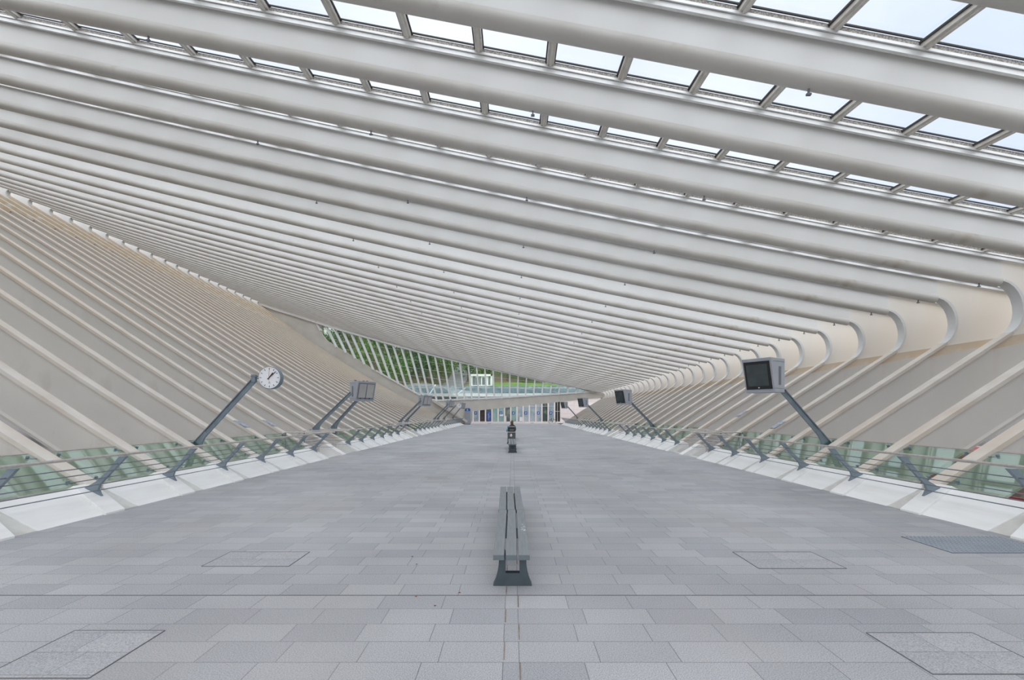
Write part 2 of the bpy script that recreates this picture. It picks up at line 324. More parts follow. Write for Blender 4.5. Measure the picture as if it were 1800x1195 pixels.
# ------------------------------------------------------------------ roof glazing, one skylight strip per bay
def make_skylight(k):
    ya = ribY(k) + .16; yb = ribY(k + 1) - .16; xl = leftX(ribY(k)) + 1
    t = thing('skylight_strip', 'long roof glazing strip between portal ribs, %s from the camera' % nth(k - K0 + 1), 'skylight', 'roof glazing strips between the ribs', (0, ya, 0))
    xs = [16.7 + (-xl - 16.7) * i / 24 for i in range(25)]
    def sheet(y0, y1, d0, d1):
        vs = []; fs = []
        for x in xs:
            for y in (y0, y1):
                w_ = (y - ribY(k)) / PITCH; z = roofz(x, ribY(k)) * (1 - w_) + roofz(x, ribY(k + 1)) * w_ + DEP
                vs += [(x, y - ya, z + d0), (x, y - ya, z + d1)]
        for i in range(24):
            a = i * 4; b = a + 4
            fs += [(a, b, b + 2, a + 2), (a + 1, a + 3, b + 3, b + 1), (a, a + 1, b + 1, b), (a + 2, b + 2, b + 3, a + 3)]
        fs += [(0, 2, 3, 1), (96, 97, 99, 98)]
        return MB().add(vs, fs)
    sheet(ya - .12, yb + .12, .13, .145).build('glass_pane', 'skyglass', t)
    vis = k <= 4
    # rail on the camera side of the far rib, comb behind it and dark seal
    sheet(yb - .02, yb + .04, -.10, -.02).build('flashing_rail', 'rail', t)
    sheet(yb - .05, yb + .04, -.015, .03).build('flashing_rail', 'rail', t)
    if vis:
        sheet(yb - .02, yb + .02, .035, .12).build('bird_comb', 'comb', t)
        sheet(yb - .055, yb - .03, .125, .15).build('rubber_seal', 'seal', t)
        sheet(ya - .10, ya - .04, -.02, .12).build('edge_frame', 'bar', t)
        j = -30
        while True:
            x = 6.25 + 1.38 * j; j += 1
            if x > 16.5: break
            if x < -xl: continue
            z0 = roofz(x, ribY(k)) + DEP; z1 = roofz(x, ribY(k + 1)) + DEP
            if abs((x) / (ribY(k))) > 1.35: continue
            mb = MB().bar((x, -.1, z0 + .06), (x, yb - ya + .06, z1 + .06), .14, .07, (1, 0, 0))
            mb.bar((x, -.1, z0 + .02), (x, yb - ya + .06, z1 + .02), .05, .06, (1, 0, 0))
            g = mb.build('glazing_bar', 'bar', t)
            MB().bar((x - .085, -.1, z0 + .10), (x - .085, yb - ya + .02, z1 + .10), .025, .03, (1, 0, 0)).bar((x + .085, -.1, z0 + .10), (x + .085, yb - ya + .02, z1 + .10), .025, .03, (1, 0, 0)).build('bar_seal', 'seal', g)
for k in range(K0, K1): make_skylight(k)

# ------------------------------------------------------------------ floor, ground
fl = MB().box(-7.62, 7.62, -6, 86, -.25, 0).build('floor', 'pavers'); tag(fl, kind='structure')
gd = MB().box(-1500, 1500, -300, 1200, -6.2, -6).build('ground', 'pave'); tag(gd, kind='structure')
# brown joints of the centre line, alternating side by side from course to course; expansion joint across the deck
m = MB(); i = 0; y = 2.18
while y < 78:
    x = .055 if i % 2 else -.065; m.box(x - .005, x + .005, y + .02, y + .29, .0005, .003); y += .31; i += 1
t_ = m.build('centre_joint', 'jointbrown'); tag(t_, 'line of short brown joints running down the middle of the paving', 'joint', kind='stuff')
ej = MB().box(-7.45, 7.45, 4.653, 4.661, .0005, .003).build('trim_1', 'jointdark'); tag(ej, kind='structure')

OPEN = {5, 6, 13, 14, 21, 22}
XE = 7.45; XT = 8.32; ZT = H - 1.42
def side_name(s): return 'left' if s < 0 else 'right'
def make_kerb(k, s):
    y0 = ribY(k) - .1; n = k - K0 + 1
    t = thing('kerb_section', 'white kerb section under the %s railing, %s from the camera end' % (side_name(s), nth(n)), 'kerb', 'white kerb sections along the %s side' % side_name(s), (0, y0, 0))
    if k not in OPEN:
        MB().slab([(s * (XE + .04), 0.0), (s * XT, ZT - .02), (s * (XT + .12), ZT - .06), (s * (XT + .12), -.25), (s * (XE + .04), -.25)], .22, PITCH - .26).build('sloping_panel', 'kerb', t, bevel=.008)
        MB().slab([(s * (XE + .03), -.02), (s * XT, ZT - .065), (s * XT, -.2), (s * (XE + .03), -.2)], -.3, .24).build('groove', 'kerbside', t)
    # raised block in line with the rib, slightly skewed
    p = [(s * (XE - .03), .035), (s * XT, ZT + .03), (s * (XT + .25), ZT - .1), (s * (XT + .25), -.25), (s * (XE - .03), -.25)]
    mb = MB().slab(p, -.28, .14)
    mb.v = [(x, y - .32 * (1 - min(1, max(0, (abs(x) - XE) / .9))) , z) for x, y, z in mb.v]
    mb.build('rib_block', 'kerb', t, bevel=.008)
for s in (-1, 1):
    for k in range(K0, K1): make_kerb(k, s)

# stairs that leave the deck through the gaps in the kerb
def make_stairs(k, s, lab):
    y0 = ribY(k) + .1; y1 = ribY(k + 2) - .4
    t = thing('side_stairs', lab, 'stairs', 'stairs leaving the deck', (s * 7.62, y0, 0))
    for i in range(8): MB().box(s * (i * .32), s * (i * .32 + .34), 0, y1 - y0, -.17 * (i + 1) - .6, -.17 * (i + 1) + .1 if i else -.03).build('step', 'kerbside', t)
for k, wd in ((5, 'nearest the camera'), (13, 'in the middle distance'), (21, 'farthest away')):
    for s in (-1, 1): make_stairs(k, s, 'grey side stairs through the %s kerb opening, %s' % (side_name(s), wd))

# ------------------------------------------------------------------ glass panels between the legs
def make_panel(k, s):
    fn = lwallz if s < 0 else rwallz
    t = thing('glass_panel', 'green tinted glass panel between the %s rib legs, %s from the camera end' % (side_name(s), nth(k - K0 + 1)), 'glass panel', 'green glass panels on the %s side' % side_name(s), (0, ribY(k), 0))
    Y = ribY(k) + .9
    a, b = XT + .06, 9.36
    za, zb = fn(a, Y) - .03, fn(b, Y) - .03
    MB().slab([(s * a, za), (s * b, zb), (s * (b + .01), zb - .018), (s * (a + .01), za - .018)], .2, PITCH - .2).build('pane', 'green', t)
    MB().bar((s * b, .2, zb), (s * b, PITCH - .2, zb), .014, .018, (1, 0, 0)).build('top_edge', 'stainless', t)
    for yy in (.30, PITCH - .30):
        for q in (.12, .9):
            x = a + (b - a) * q; z = za + (zb - za) * q
            MB().tube([(s * x, yy, z + .03), (s * (x + .03), yy, z - .05)], .028, 10).bar((s * x, yy, z - .02), (s * x, yy + (-.14 if yy < 1 else .14), z - .04), .03, .03, (1, 0, 0)).build('clamp', 'slate', t)
for s in (-1, 1):
    for k in range(K0, 26):
        if k not in OPEN: make_panel(k, s)

# ------------------------------------------------------------------ railings
PB = Vector((8.03, .26)); PT = Vector((7.44, 1.035))       # post foot and head in x-z
def make_post(s, y, t):
    poly = [(s * x, z) for x, z in ((7.40, 1.03), (7.55, 1.03), (7.77, .75), (7.99, .55), (8.21, .425), (8.21, .39), (7.865, .195), (7.865, .235), (7.915, .31), (7.95, .40), (7.92, .48), (7.85, .56))]
    return MB().slab(poly, y - .028, y + .028).build('post', 'slate', t, bevel=.004)
def make_railing(s, y0, y1, lab):
    t = thing('railing', lab, 'railing', 'stainless railings along the deck', (0, 0, 0))
    k = 0; ys = []
    while 8.75 - PITCH * 5 + PITCH * k < y1 + .1:
        y = 8.75 - PITCH * 5 + PITCH * k; k += 1
        if y >= y0 - .1: ys.append(y)
    for y in ys: make_post(s, y, t)
    MB().tube([(s * 7.42, y0 - .35, 1.075), (s * 7.42, y1 + .35, 1.075)], .026, 12).build('handrail', 'stainless', t, smooth=True)
    for i in range(5):
        u = .14 + .165 * i; p = PB + (PT - PB) * u
        MB().tube([(s * p.x, y0 - .3, p.y + .01), (s * p.x, y1 + .3, p.y + .01)], .0095, 8).build('cable', 'cable', t, smooth=True)
    return t
for s in (-1, 1):
    n_ = side_name(s)
    make_railing(s, -1, 18.3, 'steel railing on the %s beside the camera, up to the nearest stair gap' % n_)
    make_railing(s, 21.9, 33.6, 'steel railing on the %s between the first and second stair gaps' % n_)
    make_railing(s, 37.4, 49.2, 'steel railing on the %s between the second and third stair gaps' % n_)
    make_railing(s, 52.8, 70.4, 'steel railing on the %s at the far end of the deck' % n_)
# stair side rails across the openings
def make_stair_rail(s, y, lab):
    t = thing('stair_rail', lab, 'handrail', 'stair handrails in the kerb openings', (s * 7.2, y, 0))
    MB().tube([(0, 0, 1.075), (s * 2.05, 0, 1.06), (s * 3.4, 0, .2)], .026, 10).build('handrail', 'stainless', t, smooth=True)
    for i in range(4):
        z = .86 - .17 * i; MB().tube([(s * .7, 0, z), (s * 2.0, 0, z), (s * 3.2, 0, z - .85)], .008, 6).build('cable', 'cable', t)
    for x in (2.0,): MB().bar((s * x, 0, .2), (s * x, 0, 1.06), .05, .014, (1, 0, 0)).build('baluster', 'slate', t)
for s in (-1, 1):
    for y, wd in ((18.45, 'near edge of the nearest stair gap'), (20.1, 'middle of the nearest stair gap'), (21.75, 'far edge of the nearest stair gap'), (33.9, 'near edge of the second stair gap'), (37.2, 'far edge of the second stair gap'), (49.4, 'near edge of the third stair gap')):
        make_stair_rail(s, y, 'stair handrail reaching out to the %s at the %s' % (side_name(s), wd))
# ------------------------------------------------------------------ leaning poles with clocks and displays
def make_pole(t, base, top, name='pole'):
    """box-section arm leaning over the deck with a flared foot; coordinates world"""
    b = Vector(base); tp = Vector(top); d = (tp - b).normalized(); sx = 1 if b.x > 0 else -1
    o = t.location
    mb = MB().bar(b - o, tp - o, .085, .055, (0, 1, 0)); n = Vector((0, 1, 0)).cross(d).normalized()
    if n.x * sx < 0: n = -n
    up = n                                              # outward/top side
    p = MB().bar(b - o + up * .045, tp - o + up * .045, .13, .022, (0, 1, 0)).bar(b - o - up * .03, tp - o - up * .03, .05, .11, (0, 1, 0)).build(name, 'slate', t)
    # flared foot: plate in the x-z plane
    def q(u, v): w_ = b + d * u - up * v - o; return (w_.x, w_.z)
    y = b.y - o.y
    L_ = [(0, -.05), (.62, -.05), (.62, .075), (.45, .09), (.30, .13), (.18, .21), (.08, .34), (-.02, .42), (-.12, .46), (-.16, .2)]
    MB().slab([q(u, v) for u, v in L_], y - .035, y + .035).build('foot', 'slate', t, bevel=.005)
    bx = b - o
    MB().bar(bx + Vector((sx * .12, 0, -.02)), bx + Vector((-sx * .42, 0, -.36)), .30, .03, (0, 1, 0)).build('foot_plate', 'slate', t)
    return p
def disp(label, s, Y, centre, w_, d_, h_, yaw, screens, poles, cat='display', lean=.24):
    b0 = poles[0][0]; t = thing('information_display', label, cat, None, (b0[0], b0[1], b0[2]))
    for a, b in poles: make_pole(t, a, b)
    c = Vector(centre) - t.location; rot = Matrix.Translation(c) @ Matrix.Rotation(yaw, 4, 'Z')
    # case: front (local -y) tilts down: top sticks out further
    h2 = h_ / 2; dd = d_ / 2; prof = [(-dd - lean / 2, h2), (-dd + lean / 2, -h2), (dd, -h2), (dd, h2)]
    mb = MB(); vs = [rot @ Vector((x, y, z)) for x in (-w_ / 2, w_ / 2) for y, z in prof]
    mb.add(vs, [(0, 1, 2, 3), (7, 6, 5, 4)] + [(i, i + 4, (i + 1) % 4 + 4, (i + 1) % 4) for i in range(4)])
    cs = mb.build('cabinet', 'case', t, bevel=.012)
    ang = math.atan2(lean, h_)
    fr = rot @ Matrix.Translation((0, -dd, 0)) @ Matrix.Rotation(ang, 4, 'X')
    if screens == 1:
        MB().box(-w_ * .44, w_ * .44, -.02, .01, -h_ * .41, h_ * .42, fr).build('bezel', 'black', cs)
        MB().box(-w_ * .36, w_ * .36, -.026, -.018, -h_ * .31, h_ * .34, fr).build('screen', 'screen', cs)
        MB().box(-.018, .018, -.03, -.02, -h_ * .375, -h_ * .345, fr).build('badge', 'rail', cs)
    else:
        MB().box(-w_ * .44, w_ * .44, -.02, .01, -h_ * .41, h_ * .42, fr).build('bezel', 'case_d', cs)
        for q in (-1, 1): MB().box(q * w_ * .215 - w_ * .185, q * w_ * .215 + w_ * .185, -.028, -.018, -h_ * .33, h_ * .37, fr).build('screen', 'lcd', cs)
        for q in (-.3, -.05, .2): MB().box(q * w_, q * w_ + .06 * w_, -.03, -.01, -h_ * .39, -h_ * .35, fr).build('indicator', 'black', cs)
    for q in (-1, 1):
        MB().box(q * (w_ / 2 + .004) - .006, q * (w_ / 2 + .004) + .006, -d_ * .0, d_ * .17, -h_ * .28, h_ * .26, rot).build('vent', 'case_d', cs)
        MB().box(q * (w_ / 2 + .003) - .003, q * (w_ / 2 + .003) + .003, -dd * .9, dd * .95, h_ * .40, h_ * .408, rot).box(q * (w_ / 2 + .003) - .003, q * (w_ / 2 + .003) + .003, -dd * .85, dd * .95, -h_ * .385, -h_ * .377, rot).build('seam', 'case_d', cs)
    if screens == 2:
        for q in (-.35, .1, .3): MB().tube([rot @ Vector((q * w_, .05, h2 - .01)), rot @ Vector((q * w_, .05, h2 + .07))], .06, 10).build('roof_cap', 'slate', cs)
    return t
def at(x, y, s): return P(x, y, F / s)
# right: one big dark screen, then smaller ones down the deck
disp('large dark screen display on a single leaning pole, nearest on the right', 1, 13.4, at(1343, 661, 60), .84, .66, .98, R(-57), 1, [(at(1460, 783, 59.8), at(1376, 686, 59.8))])
disp('grey display cabinet on a leaning pole, second along the right side', 1, 30, at(1096, 698, 26.6), .84, .66, .98, R(-57), 1, [(at(1150, 749.5, 26.6), at(1105, 703, 26.6))])
disp('grey display cabinet on a leaning pole, third along the right side', 1, 47, at(1025, 707.5, 17), .84, .66, .98, R(-57), 1, [(at(1060, 739.5, 17), at(1029, 707, 17))])
disp('small grey display cabinet on a leaning pole, farthest along the right side', 1, 64, at(992, 712, 12.4), .8, .6, .95, R(-57), 1, [(at(1017, 736, 12.4), at(995, 711, 12.4))])
# left: twin poles
disp('grey cabinet with two blank screens on twin leaning poles, nearest on the left', -1, 22, at(637, 688, 35.5), 1.02, .62, .96, R(52), 2, [(at(551, 754, 37.4), at(617, 690, 37.4)), (at(583, 752, 34), at(628, 703, 34))])
disp('grey display cabinet on twin leaning poles, second along the left side', -1, 38, at(747, 704.5, 20.8), .95, .6, .9, R(52), 2, [(at(701, 742, 21.4), at(740, 704, 21.4)), (at(712.5, 740.5, 20.2), at(745, 707, 20.2))])
disp('small grey display cabinet on twin leaning poles, third along the left side', -1, 54, at(791, 710, 14.6), .85, .6, .85, R(52), 2, [(at(762, 737, 14.9), at(788, 710, 14.9)), (at(768, 736, 14.2), at(791, 712, 14.2))])
disp('small grey display cabinet beside the far clock on the left', -1, 70, at(812.5, 713.5, 11.6), .7, .6, .9, R(52), 2, [(at(795, 734, 11.6), at(811, 715, 11.6))])
def clock(label, base, armtop, c, rad, depth, small=False):
    t = thing('platform_clock', label, 'clock', None, base)
    make_pole(t, base, armtop); o = t.location; a = Vector(armtop) - o; c = Vector(c) - o
    MB().box(a.x - .05, a.x + .07, a.y - .06, a.y + .06, a.z - .06, a.z + .16).box(a.x - .06, a.x + .10, a.y - .07, a.y + .07, a.z + .10, a.z + .13).build('arm_bracket', 'slate', t, bevel=.006)
    MB().tube([a + Vector((.05, 0, .04)), (c.x - rad + .03, c.y + depth / 2, c.z)], .022, 10).build('side_arm', 'slate', t)
    N = 48; rim = []
    prof = [(rad - .012, 0), (rad, .012), (rad, depth - .012), (rad - .012, depth)]
    vs = [(c.x + r * math.cos(2 * math.pi * i / N), c.y + y, c.z + r * math.sin(2 * math.pi * i / N)) for r, y in prof for i in range(N)]
    fs = [(j * N + i, j * N + (i + 1) % N, (j + 1) * N + (i + 1) % N, (j + 1) * N + i) for j in range(3) for i in range(N)] + [tuple(range(N)), tuple(range(3 * N, 4 * N))]
    h = MB().add(vs, fs).build('case', 'slate', t, smooth=True)
    dl = MB().tube([(c.x, c.y - .002, c.z), (c.x, c.y + .01, c.z)], rad * .945, N).build('dial', 'dial', t)
    y = c.y - .006
    def mark(ang, r0, r1, w_, name, m_, par, yy=y, n=1):
        u = Vector((math.sin(ang), 0, math.cos(ang))); MB().bar(Vector((c.x, yy, c.z)) + u * r0, Vector((c.x, yy, c.z)) + u * r1, .006, w_, (0, 1, 0)).build(name, m_, par)
    for i in range(12): mark(2 * math.pi * i / 12, rad * .70, rad * .86, rad * .045, 'hour_mark', 'black', dl)
    if not small:
        for i in range(60):
            if i % 5: mark(2 * math.pi * i / 60, rad * .83, rad * .86, rad * .014, 'minute_mark', 'slate', dl)
    mark(R(37), -rad * .18, rad * .55, rad * .085, 'hour_hand', 'black', t, y - .008)
    mark(R(48), -rad * .2, rad * .80, rad * .06, 'minute_hand', 'black', t, y - .016)
    mark(R(2), -rad * .22, rad * .76, rad * .022, 'second_hand', 'red', t, y - .024)
    if not small:   # small maker's mark: a triangle over a short line
        m2 = MB(); zc = c.z - rad * .40; xc = c.x
        for p, q in (((-.022, -.02), (0, .022)), ((0, .022), (.022, -.02)), ((.022, -.02), (-.022, -.02)), ((-.03, -.04), (.03, -.04))): m2.bar((xc + p[0], y, zc + p[1]), (xc + q[0], y, zc + q[1]), .004, .005, (0, 1, 0))
        m2.build('emblem', 'case_d', dl)
clock('white round clock reading seven past one on a leaning pole, near left', at(338, 786, 59.8), at(446, 668, 59.8), at(473.5, 663.7, 60), .33, .19)
clock('small white clock on a leaning pole at the far left end', at(779, 736, 13), at(800, 714, 13), at(807, 713, 13.2), .33, .19, True)

# plaques on the rib edges
def plaque(x, y, s_, sd, lab):
    p = Vector(at(x, y, s_)); o = MB().bar((-.17 * sd * .84, 0, -.17 * .54), (.17 * sd * .84, 0, .17 * .54), .30, .014, (0, 1, 0)).build('rib_plaque', 'plaque', None)
    o.location = p; tag(o, lab, 'sign')
def on_wall(k, x, sd, lab):
    Y = ribY(k); fn = lwallz if sd < 0 else rwallz; s_ = F / Y
    z0 = fn(x - .2, Y); z1 = fn(x + .2, Y)
    o = MB().bar((sd * (x - .22), 0, z0 + .035), (sd * (x + .22), 0, z1 + .035), .30, .012, (0, 1, 0)).build('rib_plaque', 'plaque'); o.location = (0, Y, 0); tag(o, lab, 'sign')
on_wall(4, 9.95, -1, 'blue-grey plaque on a left rib edge, nearer of the pair by the first stairs')
on_wall(5, 9.95, -1, 'blue-grey plaque on a left rib edge, farther of the pair by the first stairs')
on_wall(4, 9.75, 1, 'blue-grey plaque on a right rib edge, nearer of the pair by the first stairs')
on_wall(6, 10.35, 1, 'blue-grey plaque on a right rib edge, farther of the pair by the first stairs')

# ------------------------------------------------------------------ benches
def make_bench(lab, y0, scuff=False):
    t = thing('bench', lab, 'bench', 'slatted benches on the centre line', (0, y0, 0))
    def foot(y):
        zt = .366; out = [(.208, 0), (.208, .012), (.185, .06), (.165, .13), (.150, .22), (.146, zt)]
        ins = [(.078, zt), (.074, .28), (.076, .136)]
        poly = [(-x, z) for x, z in out] + [(-x, z) for x, z in ins] + [(x, z) for x, z in reversed(ins)] + [(x, z) for x, z in reversed(out)]
        return MB().slab(poly, y, y + .09).build('foot', 'iron', t, bevel=.004)
    foot(.27); foot(2.12); foot(3.93)
    MB().box(-.05, .05, .3, 4.0, .30, .34).build('under_beam', 'iron', t)
    for half, (a, b, cx, r) in enumerate(((0, 2.15, -.012, .0), (2.165, 4.28, -.022, -.012))):
        for i in (-1, 0, 1):
            x = cx + i * .131; mb = MB().box(-.0565, .0565, 0, b - a, 0, .056)
            p = mb.build('seat_plank', 'plank', t, bevel=.005); p.location = (x, a, .364); p.rotation_euler = (0, 0, r * -1)
            MB().box(-.055, .055, -.003, .002, .002, .053).build('plank_end', 'plankend', p)
    return t
b1 = make_bench('long grey slatted bench in the foreground centre', 4.64)
sc = MB()
for i in range(26):
    x = .135 + random.uniform(-.03, .03); y = 1.02 + random.gauss(0, .09); r = random.uniform(.004, .012)
    sc.tube([(x, y, .420), (x, y, .4215)], r, 7)
sc.build('paint_scuff', 'scuff', b1)
b2 = make_bench('grey slatted bench in front of the litter bin, second along the centre', 20.9)
b3 = make_bench('grey slatted bench behind the litter bin where the person sits', 29.6)
# litter bin
t = thing('litter_bin', 'charcoal litter bin with white flame emblem between two benches', 'litter bin', None, (-.06, 27.4, 0))
MB().box(-.24, .24, -.2, .2, .06, .70).build('body', 'binbody', t, bevel=.02)
MB().box(-.27, .27, -.23, .23, 0, .08).build('base', 'iron', t, bevel=.01)
MB().box(-.24, .24, -.1, .2, .70, 1.0).box(-.24, -.2, -.2, .2, .70, 1.0).box(.2, .24, -.2, .2, .70, 1.0).build('hood', 'binbody', t)
MB().box(-.26, .26, -.23, .23, .99, 1.05).build('lid', 'plank', t, bevel=.015)
MB().box(-.2, .2, -.105, -.1, .72, .98).build('opening', 'black', t)
MB().box(-.24, .24, -.215, -.2, .69, .715).build('rim', 'rail', t)
fl_ = [(0, .13), (.03, .09), (.06, .04), (.068, -.01), (.045, -.06), (0, -.075), (-.045, -.06), (-.068, -.01), (-.055, .035), (-.02, .08)]
e = MB().slab([(x - .03, z + .50) for x, z in fl_], -.212, -.203).build('flame_emblem', 'dial', t)
MB().slab([(x * .35 - .03, z * .35 + .47) for x, z in fl_], -.216, -.211).build('flame_core', 'binbody', e)
MB().slab([(-.11, .80), (.14, .80), (.14, .86), (-.11, .86)], -.125, -.104).build('notice', 'plank', t)

# ------------------------------------------------------------------ seated person (seen from behind)
def skin_obj(name, verts, edges, radii, m_, parent, sub=2):
    me = bpy.data.meshes.new(name); me.from_pydata(verts, edges, []); o = bpy.data.objects.new(name, me); C.objects.link(o)
    me.materials.append(M[m_]); o.parent = parent
    sk = o.modifiers.new('skin', 'SKIN'); sk.use_smooth_shade = True
    for i, r in enumerate(radii): me.skin_vertices[0].data[i].radius = r if isinstance(r, tuple) else (r, r)
    me.skin_vertices[0].data[0].use_root = True
    s_ = o.modifiers.new('sub', 'SUBSURF'); s_.levels = sub; s_.render_levels = sub
    return o
t = thing('person', 'person with brown hair and dark coat sitting with back to camera behind the litter bin', 'person', None, (-.02, 31.0, .42))
V = [(0, 0, .10), (0, .0, .28), (0, -.02, .46), (0, 0, .58), (0, .01, .66), (.17, -.01, .53), (.23, .02, .30), (.18, .24, .20), (-.17, -.01, .53), (-.23, .02, .30), (-.18, .24, .20),
     (.10, .03, .08), (.12, .42, .07), (.12, .46, -.34), (.12, .58, -.37), (-.10, .03, .08), (-.12, .42, .07), (-.12, .46, -.34), (-.12, .58, -.37)]
E_ = [(0, 1), (1, 2), (2, 3), (3, 4), (3, 5), (5, 6), (6, 7), (3, 8), (8, 9), (9, 10), (0, 11), (11, 12), (12, 13), (13, 14), (0, 15), (15, 16), (16, 17), (17, 18)]
Rd = [(.17, .12), (.16, .11), (.18, .11), (.075, .07), .055, .07, .05, .035, .07, .05, .035, .09, .07, .05, .035, .09, .07, .05, .035]
skin_obj('body', V, E_, Rd, 'coat', t)
def blob(name, c, r, m_, parent, seg=20, fn=None):
    bm = bmesh.new(); bmesh.ops.create_uvsphere(bm, u_segments=seg, v_segments=seg // 2 + 2, radius=1)
    me = bpy.data.meshes.new(name)
    for v in bm.verts:
        p = Vector((v.co.x * r[0], v.co.y * r[1], v.co.z * r[2])); p = fn(p) if fn else p; v.co = p + Vector(c)
    for f in bm.faces: f.smooth = True
    bm.to_mesh(me); bm.free(); me.materials.append(M[m_]); o = bpy.data.objects.new(name, me); C.objects.link(o); o.parent = parent; return o
hd = blob('head', (-.03, .05, .80), (.078, .098, .115), 'skin', t)
blob('hair', (-.02, .028, .80), (.105, .112, .13), 'hair', t, 24, lambda p: p * (1 + .1 * math.sin(p.x * 70) * math.sin(p.z * 55)) + Vector((0, 0, -.10 if p.z < -.05 else 0)))
blob('nose', (-.03, .152, .79), (.014, .018, .02), 'skin', hd, 8)
for q in (-1, 1): blob('ear', (-.03 + q * .08, .05, .79), (.012, .025, .032), 'skin', hd, 8)
for sx_ in (-1, 1):
    base = Vector((sx_ * .18, .25, .19))
    blob('palm', base + Vector((0, .05, 0)), (.035, .05, .018), 'skin', t, 10)
    for i in range(5):
        x = (i - 2) * .017; MB().tube([base + Vector((x, .08, 0)), base + Vector((x, .12, .004)), base + Vector((x, .15 - abs(i - 2) * .01, -.02))], [.008, .008, .006], 6).build('finger', 'skin', t, smooth=True)
blob('sleeve', (-.33, .0, .34), (.085, .10, .15), 'lightblue', t, 14)
blob('cuff', (-.37, .03, .19), (.045, .06, .04), 'coat', t, 10)

# ------------------------------------------------------------------ inlaid hatches, grating
def inlay(lab, x0, y0, x1, y1, name='access_hatch', mt='pavers', cat='hatch'):
    t = thing(name, lab, cat, None, ((x0 + x1) / 2, (y0 + y1) / 2, 0)); a, b = (x1 - x0) / 2, (y1 - y0) / 2
    MB().box(-a, a, -b, b, 0, .003).build('cover', mt, t)
    for s_ in (-1, 1):
        MB().box(-a, a, s_ * b - .004, s_ * b + .004, 0, .005).box(s_ * a - .004, s_ * a + .004, -b, b, 0, .005).build('frame_edge', 'jointdark', t)
    return t
inlay('flush paved access hatch in the left of the deck', -3.78, 5.53, -2.72, 6.1)
inlay('flush paved access hatch in the right of the deck', 2.95, 5.45, 4.0, 6.1)
inlay('flush paved hatch at the bottom left corner', -3.75, 3.2, -2.98, 3.9)
inlay('flush paved hatch at the bottom right corner', 3.0, 3.25, 3.9, 3.86)
t = inlay('dark metal grating set in the paving at the right edge', 5.85, 6.05, 7.3, 6.85, 'floor_grating', 'slate', 'grating')
mb = MB()
for i in range(24):
    for j in range(10):
        x = -.7 + i * .06; y = -.37 + j * .08; mb.box(x, x + .022, y, y + .06, .003, .008)
tag(mb.build('grating_bars', 'case', t), kind='stuff')
for i, (x, y) in enumerate(((-.55, 4.72), (-.98, 4.62), (-1.18, 5.6), (-1.3, 5.9), (-.75, 4.4))):
    o = blob('fallen_leaf', (0, 0, .006), (.012, .009, .004), 'brick' if i < 3 else 'bark', None, 8); o.location = (x, y, 0); tag(o, 'tiny fallen leaf on the paving left of the front bench', 'leaf', 'leaf litter on the paving')

# ------------------------------------------------------------------ far end wall with its slanted window
YE = ribY(K1) + .55
def pe(x, y): p = P(x, y, YE); return (p[0], p[2])
outer = [(428, 512), (520, 551), (600, 575), (800, 625), (1000, 676), (1058, 687), (1072, 683), (1072, 698), (1055, 699.4), (985.8, 706), (909, 714.5), (833.5, 722), (828, 723), (828, 744), (800, 744), (750, 722), (620, 650), (508, 578), (428, 516)]
hole = [(564, 569.5), (561, 577), (566, 588), (574, 598), (590, 608), (620, 626), (661, 652), (688, 667), (716, 683), (739, 695.6), (755, 702), (769, 704), (869, 700), (1000, 691.7), (1040, 689), (1000, 677.5), (900, 655), (850, 645), (766, 625), (700, 608.5), (596, 579.5), (575, 572)]
def fill(name, polys, y0, y1, m_, parent=None):
    bm = bmesh.new(); ed = []
    for poly in polys:
        vs = [bm.verts.new((x, y0, z)) for x, z in poly]
        for i in range(len(vs)): ed.append(bm.edges.new((vs[i], vs[(i + 1) % len(vs)])))
    bmesh.ops.triangle_fill(bm, edges=ed, use_beauty=True)
    r = bmesh.ops.extrude_face_region(bm, geom=list(bm.faces))
    for v in [g for g in r['geom'] if isinstance(g, bmesh.types.BMVert)]: v.co.y = y1
    bmesh.ops.recalc_face_normals(bm, faces=bm.faces)
    me = bpy.data.meshes.new(name); bm.to_mesh(me); bm.free(); me.materials.append(M[m_]); o = bpy.data.objects.new(name, me); C.objects.link(o); o.parent = parent; return o
ew = fill('wall_end', [[pe(*p) for p in outer], [pe(*p) for p in hole]], YE, YE + .55, 'endwall'); tag(ew, kind='structure')
wf = thing('window_1', None, None); tag(wf, kind='structure'); wf.location = (0, YE, 0)
# white edge beam following the head of the window
top = [(440, 527), (488, 544), (518, 553), (562, 567), (596, 577), (700, 605.5), (766, 622), (850, 641.5), (900, 652), (950, 664), (1000, 674.5), (1050, 684.5)]
a = [pe(x, y - .5) for x, y in top]; b = [pe(x, y + h_) for (x, y), h_ in zip(top, (3, 3, 3, 3.2, 3.8, 4.6, 5.2, 5.6, 5.6, 5.6, 5.2, 3))]
MB().strip(a, b, -.35, .62).build('edge_beam', 'white', wf)
hp = [pe(*p) for p in hole]
fill('glass_pane', [hp], .36, .375, 'clear', wf)
def interp(pts, x):
    for (x0, y0), (x1, y1) in zip(pts, pts[1:]):
        if x0 <= x <= x1: return y0 + (y1 - y0) * (x - x0) / (x1 - x0)
    return pts[0][1] if x < pts[0][0] else pts[-1][1]
botl = [(561, 577), (574, 600), (590, 610), (620, 628), (661, 653), (688, 668), (716, 684), (739, 697), (755, 703), (769, 705), (869, 701), (1000, 692.5), (1060, 689)]
topl = [(562, 566), (596, 576), (700, 604.5), (766, 621), (850, 641), (900, 651.5), (1000, 674), (1060, 687)]
x = 557.0
